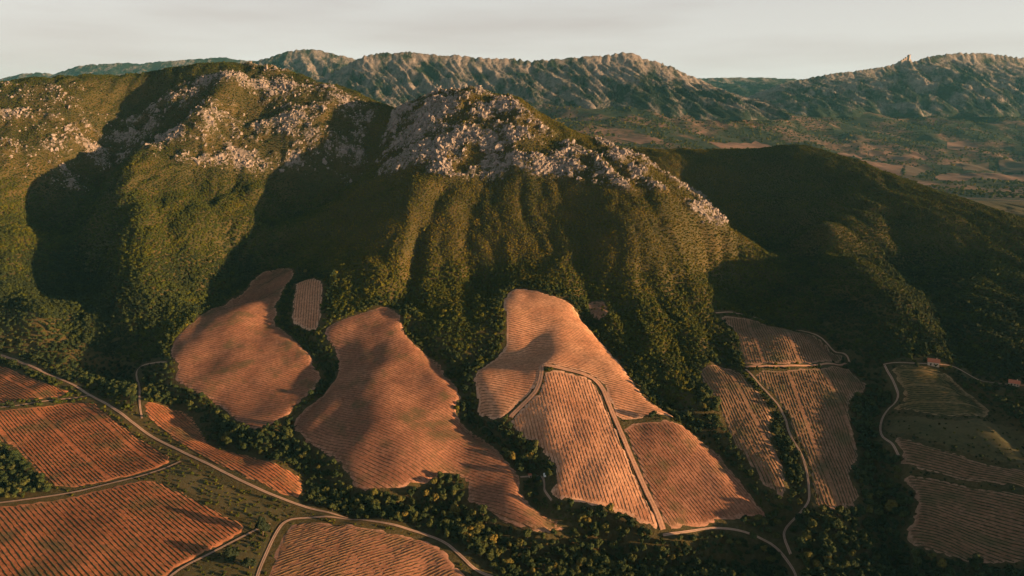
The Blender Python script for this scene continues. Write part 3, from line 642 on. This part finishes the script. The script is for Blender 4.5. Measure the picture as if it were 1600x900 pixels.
# ------------------------------------------------------------------ where things grow
def cand(step, y0=200, y1=1700, wide=.80):
    xs = np.arange(-1500, 1500, step); ys = np.arange(y0, y1, step); x, y = np.meshgrid(xs, ys)
    x = x.ravel()+RNG.uniform(-.5, .5, x.size)*step; y = y.ravel()+RNG.uniform(-.5, .5, y.size)*step
    k = np.abs(x) < wide*y+70; return x[k], y[k]
def gsample(A, x, y):
    i = np.clip(((x-XS[0])/ST).round().astype(int), 0, len(XS)-1); j = np.clip(((y-YS[0])/ST).round().astype(int), 0, len(YS)-1); return A[j, i]
def clear_mask(x, y, m_field=1.0, m_track=2.5):
    bad = np.zeros(x.shape, bool)
    for p in FXY.values(): bad |= inpoly(x, y, p)
    for n, line, w, l in TXY: bad |= distline(x, y, line) < w/2+m_track
    return bad
WOODF = ['goose', 'slot', 'wide', 'upper', 'comb', 'corner', 'terrace', 'tongue', 'shield']
EXTRA = [[(440,690),(470,690),(540,745),(580,775),(700,745),(735,800),(830,835),(890,838),(960,800),(1040,838),(1110,832),(1240,812),(1240,935),(780,935),(765,890),(700,842),(620,820),(530,803),(478,785),(480,742)],
 [(1310,545),(1375,565),(1395,640),(1375,650),(1368,695),(1410,720),(1425,770),(1422,810),(1408,850),(1450,872),(1680,900),(1680,940),(1240,940),(1235,860),(1268,800),(1345,800),(1330,740),(1330,640),(1360,605)],
 [(-100,470),(0,478),(70,500),(140,540),(205,562),(265,560),(275,600),(300,620),(350,660),(410,680),(470,650),(480,740),(440,725),(340,698),(310,650),(230,622),(215,640),(150,605),(60,562),(0,535),(-100,500)],
 [(-120,684),(0,690),(28,712),(88,768),(0,784),(-120,800)], [(1480,578),(1505,592),(1560,640),(1640,700),(1640,670),(1560,618),(1510,585)]]
EXY = [cast(p) for p in EXTRA]
# the woods in the gullies
x, y = cand(4.4, 220, 900)
w = np.zeros(x.shape, bool)
for k in WOODF: w |= distline(x, y, FXY[k], True) < (17 if k != 'terrace' else 10)
for p in EXY: w |= inpoly(x, y, p)
w &= ~clear_mask(x, y, 1, 1.8)
for k in FXY: w &= distline(x, y, FXY[k], True) > 1.8
for n, p, l in FAXY: w &= ~inpoly(x, y, p)
x, y = x[w], y[w]; z = hz(x, y); u, v = project(x, y, z)
sc = RNG.uniform(.55, 1.25, len(x))*(.95+.35*fbm(x/45, y/45, 2, 12))
sc *= np.where(v < 600, .72, 1.0)
tint = np.clip(RNG.beta(1.6, 3.2, len(x))+.25*fbm(x/60, y/60, 2, 33), 0, 1)
vis = (u > 2) & (u < 1598) & (v > 0) & (v < 893)
size = sc/np.hypot(x, y)*vis
order = np.argsort(-size); ind = order[:296]; rest = order[296:]
def zone_label(u, v):
    if u < 120 and v > 670: return ('dark leafy tree in the grove at the left edge between two orange vineyards', 'trees of the left edge grove')
    if u < 480 and v < 800: return ('dark green tree in the wooded gully below the goose-shaped vineyard', 'trees of the left gully')
    if u < 800 and v < 700: return ('dark green tree in the narrow gully between central vineyards', 'trees of the narrow central gullies')
    if u < 640: return ('dark green tree in the gully below the wavy vineyard, left of its bottom edge', 'trees of the lower left gully')
    if u < 760 and v > 805: return ('dark green tree hugging the outer bend of the curving bottom track', 'trees along the curving track')
    if u < 760: return ('dark green tree under the notch in the lower edge of the wavy vineyard', 'trees under the wavy vineyard notch')
    if u < 960 and v > 862: return ('dark green tree at the bottom edge, well below the wavy vineyard tail', 'trees at the bottom edge')
    if u > 830 and u < 960: return ('dark green tree just off the pointed tip of the wavy vineyard tail', 'trees off the vineyard tail')
    if u > 1240 and v > 800: return ('dark green tree on the wooded knoll below the shield-shaped vineyard', 'trees of the wooded knoll')
    if u < 960: return ('dark green tree in the bottom woods below the wavy vineyard tail', 'trees of the bottom central woods')
    if u < 1240: return ('dark green tree in the bottom woods below the comb-striped vineyard', 'trees below the comb-striped vineyard')
    return ('dark green tree in the broad right gully beside the shield-shaped vineyard', 'trees of the right gully')
for k in ind:
    e = bpy.data.objects.new('tree', None); COL.objects.link(e); e.empty_display_size = .5
    e.location = (x[k], y[k], z[k]-.1); e.rotation_euler = (0, 0, random.uniform(0, 6.28)); s = float(sc[k]); e.scale = (s*random.uniform(.85, 1.1), s*random.uniform(.85, 1.1), s*random.uniform(.85, 1.25))
    l, g = zone_label(u[k], v[k]); tag(e, l, 'tree', g)
    obj('trunk', TRUNK, e); obj('crown', random.choice(CROWNS), e)
scatter('woodland', 'dense dark woods filling the gullies between the vineyards', x[rest], y[rest], z[rest]-.3, sc[rest], tint[rest], WOODLIB)

# scrub over the hills
x, y = cand(2.7, 240, 1560)
h_ = gsample(HILL, x, y); rk = gsample(ROCKM, x, y); z = hz(x, y); u, v = project(x, y, z)
bad = clear_mask(x, y, 1, 1.5)
for p in EXY: bad |= inpoly(x, y, p)
dens = .94*np.ones(len(x)); cl = fbm(x/16, y/16, 3, 44)
dens *= np.clip(1.05-.95*rk, .2, 1)
dens = np.where((h_ < .02), .42, dens)
for n, p, l in FAXY: dens = np.where(inpoly(x, y, p), .10, dens)
lowp = (v > 700); dens = np.where(lowp & (h_ < .5), .3, dens)
k = (~bad) & (RNG.random(len(x)) < dens) & (v > 60) & (u > -60) & (u < 1680)
x, y, z, u, v, rk, cl = [a[k] for a in (x, y, z, u, v, rk, cl)]
lush = sstep(-300, -420, x-.25*(y-900))                     # greener, taller growth on the left spurs
foot = sstep(120, 60, z)
base = RNG.uniform(.8, 1.35, len(x))*(1+.5*foot+.45*lush*sstep(220, 120, z))
big = RNG.random(len(x)) < .025+.05*foot; base = np.where(big, base*1.6, base)*np.where(v > 640, .6, 1.0)
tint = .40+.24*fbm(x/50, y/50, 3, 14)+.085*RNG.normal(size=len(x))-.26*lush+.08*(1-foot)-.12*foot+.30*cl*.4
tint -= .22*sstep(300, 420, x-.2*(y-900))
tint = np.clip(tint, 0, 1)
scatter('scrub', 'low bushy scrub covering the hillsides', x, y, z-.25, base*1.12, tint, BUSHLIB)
print('scrub', len(x))

# limestone: the largest outcrops are single rocks of their hill, the rest one mass
x, y = cand(3.0, 700, 1560)
rk = gsample(ROCKM, x, y); cl = rk
k = RNG.random(len(x)) < rk*.62
x, y, rk, cl = x[k], y[k], rk[k], cl[k]; z = hz(x, y); u, v = project(x, y, z)
k = (u > -40) & (u < 1640); x, y, z, rk, cl, u, v = [a[k] for a in (x, y, z, rk, cl, u, v)]
sc = np.exp(RNG.normal(.62, .5, len(x)))*(.6+.8*rk); sc = np.clip(sc, .8, 7.5)
order = np.argsort(-sc); ind = order[:290]; rest = order[290:]
def land_of(x, y):
    a = np.interp(y, [800, 860, 985, 1125, 1200, 1330, 1900], [-290, -285, -330, -320, -285, -250, -230]); b = np.interp(y, [640, 760, 800, 1050, 1300, 1900], [200, 270, 320, 390, 390, 300])
    return LAND[1] if x < a else LAND[2] if x < b else LAND[3]
for k in ind:
    o = obj('rock', random.choice(ROCKS), land_of(x[k], y[k]), (x[k], y[k], z[k]-.25*sc[k]))
    o.rotation_euler = (random.gauss(.1, .2), random.gauss(.6, .25), random.gauss(0, .5)); s = float(sc[k]); o.scale = (s*random.uniform(.7, 1.0), s*random.uniform(.7, 1.1), s*random.uniform(.8, 1.25))
side = np.array([LAND.index(land_of(a, b)) for a, b in zip(x[rest], y[rest])])
for q in (1, 2, 3):
    s_ = rest[side == q]
    if len(s_): scatter('outcrop_stones', None, x[s_], y[s_], z[s_]-.25*sc[s_], sc[s_], RNG.random(len(s_)), ROCKLIB, True, RNG.uniform(.8, 1.4, len(s_)), LAND[q])
print('rocks', len(x))

# bushes on the far foothills
fxs, fys = np.meshgrid(np.arange(-200, 3600, 26.0), np.arange(2300, 4700, 26.0)); x = fxs.ravel()+RNG.uniform(-13, 13, fxs.size); y = fys.ravel()+RNG.uniform(-13, 13, fys.size)
z = far_z(x, y); u, v = project(x, y, z); FARF = [
 ([(1308,240),(1330,239),(1352,246),(1350,249),(1320,246)], 'small pink far field, uppermost left of the valley floor fields'),
 ([(1358,238),(1392,236),(1394,242),(1370,245),(1358,244)], 'pinkish far field beside the wooded foothill'),
 ([(1368,249),(1382,247),(1386,254),(1378,254)], 'tiny pink far field under the foothill'),
 ([(1384,246),(1430,237),(1452,247),(1410,254),(1390,250)], 'broad pale far field right of the wooded foothill'),
 ([(1326,252),(1372,254),(1412,258),(1402,280),(1372,270),(1345,262)], 'large pinkish far field just behind the dark hill crest'),
 ([(1415,258),(1445,256),(1460,266),(1430,276),(1412,274)], 'brown far field in the middle of the valley'),
 ([(1461,276),(1480,271),(1530,272),(1585,272),(1640,276),(1640,286),(1560,281),(1490,284),(1462,281)], 'long pale pink far field at the right edge of the valley'),
 ([(1430,283),(1470,288),(1450,291),(1425,288)], 'narrow pink far field touching the dark hill crest'),
 ([(1480,222),(1512,219),(1530,230),(1500,236),(1480,233)], 'isolated pinkish far field high on the right valley side'),
 ([(1500,255),(1545,254),(1548,268),(1505,268)], 'grey far field above the long pale one'),
 ([(1560,250),(1640,254),(1640,270),(1565,268)], 'grey brown far field at the right edge'),
 ([(1105,222),(1180,220),(1210,230),(1130,234)], 'pink far field left of the dark hill top'),
 ([(960,216),(1010,214),(1040,221),(1000,226)], 'pink far field beyond the central hill flank')]
bad = np.zeros(x.shape, bool); FF = []
for p, l in FARF:
    q = cast(p, far_z, 2000, 4800, 8.0); FF.append((q, l)); bad |= inpoly(x, y, q)
k = ~bad & (fbm(x/300, y/300, 3, 7)+.5*RNG.random(len(x)) > .12) & (u > 850) & (u < 1660)
scatter('far_woods', 'dark far woods and hedges dotted over the valley foothills', x[k], y[k], z[k]-1, RNG.uniform(4, 8, k.sum()), RNG.beta(1.5, 4, k.sum()), BUSHLIB)
SOILF = [mat_plain('far_field_pink', (.125, .075, .058), .95, .015, .7), mat_plain('far_field_brown', (.07, .052, .04), .95, .02, .35)]
for i, (q, l) in enumerate(FF):
    if len(q) < 3 or max(b for a, b in q) > 4700: continue
    n = len(q); P = []
    for j in range(n):
        a, b = q[j], q[(j+1) % n]; m_ = max(1, int(math.hypot(b[0]-a[0], b[1]-a[1])/20)); P += [(a[0]+(b[0]-a[0])*t/m_, a[1]+(b[1]-a[1])*t/m_) for t in range(m_)]
    A = np.array(P); gx, gy = np.meshgrid(np.arange(A[:, 0].min(), A[:, 0].max(), 20.0), np.arange(A[:, 1].min(), A[:, 1].max(), 20.0)); gx = gx.ravel(); gy = gy.ravel(); kk = inpoly(gx, gy, P); nb = len(P)
    vo, eo, fo, *_ = delaunay_2d_cdt([Vector(p) for p in P]+[Vector(p) for p in zip(gx[kk], gy[kk])], [(j, (j+1) % nb) for j in range(nb)], [list(range(nb))], 2, 1e-3)
    vx = np.array([p[0] for p in vo]); vy = np.array([p[1] for p in vo])
    o = obj('field', mesh('field', np.c_[vx, vy, far_z(vx, vy)+1.6].tolist(), [list(f) for f in fo], SOILF[1 if 'brown' in l or 'grey' in l else 0])); tag(o, l, 'field', 'far fields of the valley')

# ------------------------------------------------------------------ lone trees and bushes
def placed(u, v): (a, b), = cast([(u, v)]); return a, b, float(hz(a, b))
def lone(name, label, cat, u, v, me, s, trunk=True, group=None):
    a, b, c = placed(u, v); e = bpy.data.objects.new(name, None); COL.objects.link(e); e.location = (a, b, c); e.scale = (s, s, s); tag(e, label, cat, group)
    if trunk: obj('trunk', TRUNK, e)
    obj('crown', me, e); return e
M_CONIF = mat_plain('conifer_needles', (.014, .022, .010), .9, .8, .5)
CONE = leaf_mesh('crown', 1100, 3.8, 9.5, .42, M_CONIF, 901, lobes=14, cone=True, base=.4)
DARKC = [leaf_mesh('crown', 520, 3.3, 4.8, .42, M_CONIF, 950+i, base=.6) for i in range(2)]
lone('conifer', 'lone dark conical conifer at the corner of the front left vineyard', 'tree', 411, 839, CONE, 1.8)
lone('tree', 'dark round tree in the rough grassy corner beside the curving track', 'tree', 366, 878, DARKC[0], 1.7)
lone('tree', 'dark shrubby tree just right of the round one in the grassy corner', 'tree', 390, 890, DARKC[1], 1.35)
lone('tree', 'small dark tree standing by the lane left of the small red-roofed house', 'tree', 1433, 573, DARKC[0], .8)
lone('tree', 'lone bushy tree on the lane junction left of the thin orange vineyard', 'tree', 226, 652, DARKC[1], .6)
for i, (u, v) in enumerate([(150,628),(165,637),(178,646),(196,656),(206,664),(222,678),(240,690),(256,700),(268,708),(284,716)]):
    e = bpy.data.objects.new('bush', None); a, b, c = placed(u-6, v+4); COL.objects.link(e); e.location = (a, b, c-.4); e.scale = (.62, .62, .5); e.rotation_euler = (0, 0, i)
    tag(e, 'low dark hedge bush between the striped orange vineyard and the pale track', 'bush', 'hedge along the left track'); obj('foliage', CROWNS[i % 8], e)
# ------------------------------------------------------------------ buildings, van, castle
M_WALL = mat_plain('house_plaster', (.45, .34, .26), .9, .8, .25); M_ROOF = mat_plain('roof_tiles', (.38, .13, .075), .85, 1.5, .4)
M_DARK = mat_plain('dark_opening', (.02, .02, .022), .4, 1, .1); M_WHITE = mat_plain('white_paint', (.78, .79, .80), .35, 1, .05); M_GLASS = mat_plain('van_glass', (.03, .04, .05), .1, 1, .05); M_TYRE = mat_plain('tyre_rubber', (.02, .02, .02)); M_STONE = mat_plain('castle_stone', (.33, .26, .22), .95, .2, .4)
def boxmesh(name, boxes, mat, bev=0.0):
    bm = bmesh.new()
    for x0, x1, y0, y1, z0, z1 in boxes:
        r = bmesh.ops.create_cube(bm, size=1)
        for v in r['verts']: v.co = Vector(((x0+x1)/2+v.co.x*(x1-x0), (y0+y1)/2+v.co.y*(y1-y0), (z0+z1)/2+v.co.z*(z1-z0)))
    if bev: bmesh.ops.bevel(bm, geom=bm.edges[:], offset=bev, segments=2, affect='EDGES')
    me = bpy.data.meshes.new(name); bm.to_mesh(me); bm.free(); me.materials.append(mat); return me
def house(label, u, v, rz, L, D, Hh, rh):
    a, b, c = placed(u, v); e = bpy.data.objects.new('house', None); COL.objects.link(e); e.location = (a, b, c-.2); e.rotation_euler = (0, 0, rz); tag(e, label, 'house')
    x, y = L/2, D/2
    V = [(-x,-y,-1),(x,-y,-1),(x,y,-1),(-x,y,-1),(-x,-y,Hh),(x,-y,Hh),(x,y,Hh),(-x,y,Hh),(x,0,Hh+rh),(-x,0,Hh+rh)]
    obj('wall', mesh('wall', V, [(0,1,5,4),(1,2,6,8,5),(2,3,7,6),(3,0,4,9,7)], M_WALL, False), e)
    o_, t = .45, .18; k = rh/y; RV = []; RF = []
    for s in (-1, 1):
        n = len(RV); RV += [(-x-o_, s*(y+o_), Hh-k*o_+.02), (x+o_, s*(y+o_), Hh-k*o_+.02), (x+o_, 0, Hh+rh+.02), (-x-o_, 0, Hh+rh+.02)]; RV += [(p[0], p[1], p[2]+t) for p in RV[n:n+4]]
        RF += [(n,n+1,n+2,n+3),(n+4,n+5,n+6,n+7),(n,n+1,n+5,n+4),(n+1,n+2,n+6,n+5),(n+3,n,n+4,n+7)]
    rf = obj('roof', mesh('roof', RV, RF, M_ROOF, False), e)
    obj('chimney', boxmesh('chimney', [(x*.5-.35, x*.5+.35, .4, 1.1, Hh+rh*.4, Hh+rh+.8)], M_WALL), rf)
    d = obj('door', boxmesh('door', [(-x*.45-.6, -x*.45+.6, -y-.06, -y+.1, -.2, 2.1)], M_DARK), e)
    for q in (x*.15, x*.65): obj('window', boxmesh('window', [(q-.5, q+.5, -y-.05, -y+.1, 1.0, 2.1)], M_DARK), e)
    obj('window', boxmesh('window', [(x-.1, x+.05, -.5, .5, 1.1, 2.2)], M_DARK), e)
house('small house with a red tiled roof and pale wall above the green vineyard', 1458, 569, R(-28), 9.5, 7, 3.4, 2.4)
house('smaller red-roofed hut near the right edge beside the dirt track', 1584, 601, R(-34), 8, 6, 2.8, 2.0)
a, b, c = placed(828, 746); e = bpy.data.objects.new('shed', None); COL.objects.link(e); e.location = (a, b, c); e.rotation_euler = (0, 0, R(15)); tag(e, 'tiny pinkish shed beside the lane, left of the white van', 'shed')
obj('wall', boxmesh('wall', [(-1.2, 1.2, -1.3, 1.3, -.5, 1.9)], M_WALL), e); obj('roof', boxmesh('roof', [(-1.45, 1.45, -1.55, 1.55, 1.9, 2.1)], M_ROOF), e); obj('door', boxmesh('door', [(-.4, .4, -1.36, -1.25, -.3, 1.6)], M_DARK), e)

def van(u, v, rz):
    a, b, c = placed(u, v); e = bpy.data.objects.new('van', None); COL.objects.link(e); e.location = (a, b, c+.45); e.rotation_euler = (0, 0, rz); tag(e, 'white van parked on the lane between two central vineyards', 'van')
    prof = [(-2.5, .35), (2.35, .35), (2.5, .55), (2.45, 1.0), (1.75, 1.2), (1.15, 1.95), (.9, 2.08), (-2.35, 2.1), (-2.5, 1.95)]
    V = [(x, s*.95*(1 if z < 1.25 else .9), z) for s in (-1, 1) for x, z in prof]; n = len(prof)
    F = [tuple(range(n))[::-1], tuple(range(n, 2*n))]+[(i, (i+1) % n, n+(i+1) % n, n+i) for i in range(n)]
    bo = obj('body', mesh('body', V, F, M_WHITE, False), e)
    ws = [(1.72, -.82, 1.24), (1.72, .82, 1.24), (1.17, .78, 1.95), (1.17, -.78, 1.95)]
    obj('windscreen', mesh('windscreen', [(x+.03, y_, z+.02) for x, y_, z in ws], [(0, 1, 2, 3)], M_GLASS, False), e)
    for s in (-1, 1): obj('window', boxmesh('window', [(.1, 1.1, s*.905-.02, s*.905+.02, 1.3, 1.85)], M_GLASS), e)
    for s in (-1, 1): obj('headlight', boxmesh('headlight', [(2.44, 2.52, s*.7-.16, s*.7+.16, .7, .92)], M_GLASS), e)
    for x in (-1.6, 1.6):
        for s in (-1, 1):
            bm = bmesh.new(); bmesh.ops.create_cone(bm, cap_ends=True, segments=16, radius1=.35, radius2=.35, depth=.24, matrix=Matrix.Translation((x, s*.88, .33)) @ Matrix.Rotation(R(90), 4, 'X'))
            me = bpy.data.meshes.new('wheel'); bm.to_mesh(me); bm.free(); me.materials.append(M_TYRE); obj('wheel', me, e)
van(851, 745, R(92))

cx_, cy_, cz_ = px_y(1418, 94, 5297)
e = bpy.data.objects.new('castle', None); COL.objects.link(e); e.location = (cx_, cy_, cz_-4); e.scale = (.85, .85, .8); tag(e, 'ruined stone castle tower with stepped walls on the right ridge crest', 'castle')
bm = bmesh.new(); bmesh.ops.create_cone(bm, cap_ends=True, segments=8, radius1=16, radius2=13, depth=62, matrix=Matrix.Translation((6, 0, 18)))
me = bpy.data.meshes.new('keep'); bm.to_mesh(me); bm.free(); me.materials.append(M_STONE); kp = obj('keep', me, e)
for i in range(5): obj('battlement', boxmesh('battlement', [(6-13+i*6, 6-13+i*6+3.4, -12, -7, 48.8, 53)], M_STONE), kp)
for x0, x1, z1 in ((-22, -6, 32), (-38, -22, 20), (-56, -38, 8)): obj('wall', boxmesh('wall', [(x0, x1+2, -9, 9, -40, z1)], M_STONE, .8), e)

# ------------------------------------------------------------------ air
hm = bpy.data.materials.new('haze_air'); hm.use_nodes = True; t = hm.node_tree; t.nodes.clear()
pv = t.nodes.new('ShaderNodeVolumePrincipled'); pv.inputs['Color'].default_value = (.24, .76, 1.0, 1); pv.inputs['Density'].default_value = 1.35e-5; pv.inputs['Anisotropy'].default_value = 0.0
ou = t.nodes.new('ShaderNodeOutputMaterial'); t.links.new(pv.outputs[0], ou.inputs['Volume'])
zmin = float(min(H.min(), FZ.min()))-1.5; ztop = max(float(max((o.matrix_basis @ Vector(c)).z for c in o.bound_box)) for o in COL.objects if o.type == 'MESH' and o.parent is None)+45
print('haze', zmin, ztop)
hb = obj('haze', boxmesh('haze', [(-9600, 9600, -600, 16600, zmin, ztop)], hm)); tag(hb, 'thin bluish air over the valley and mountains', kind='stuff')
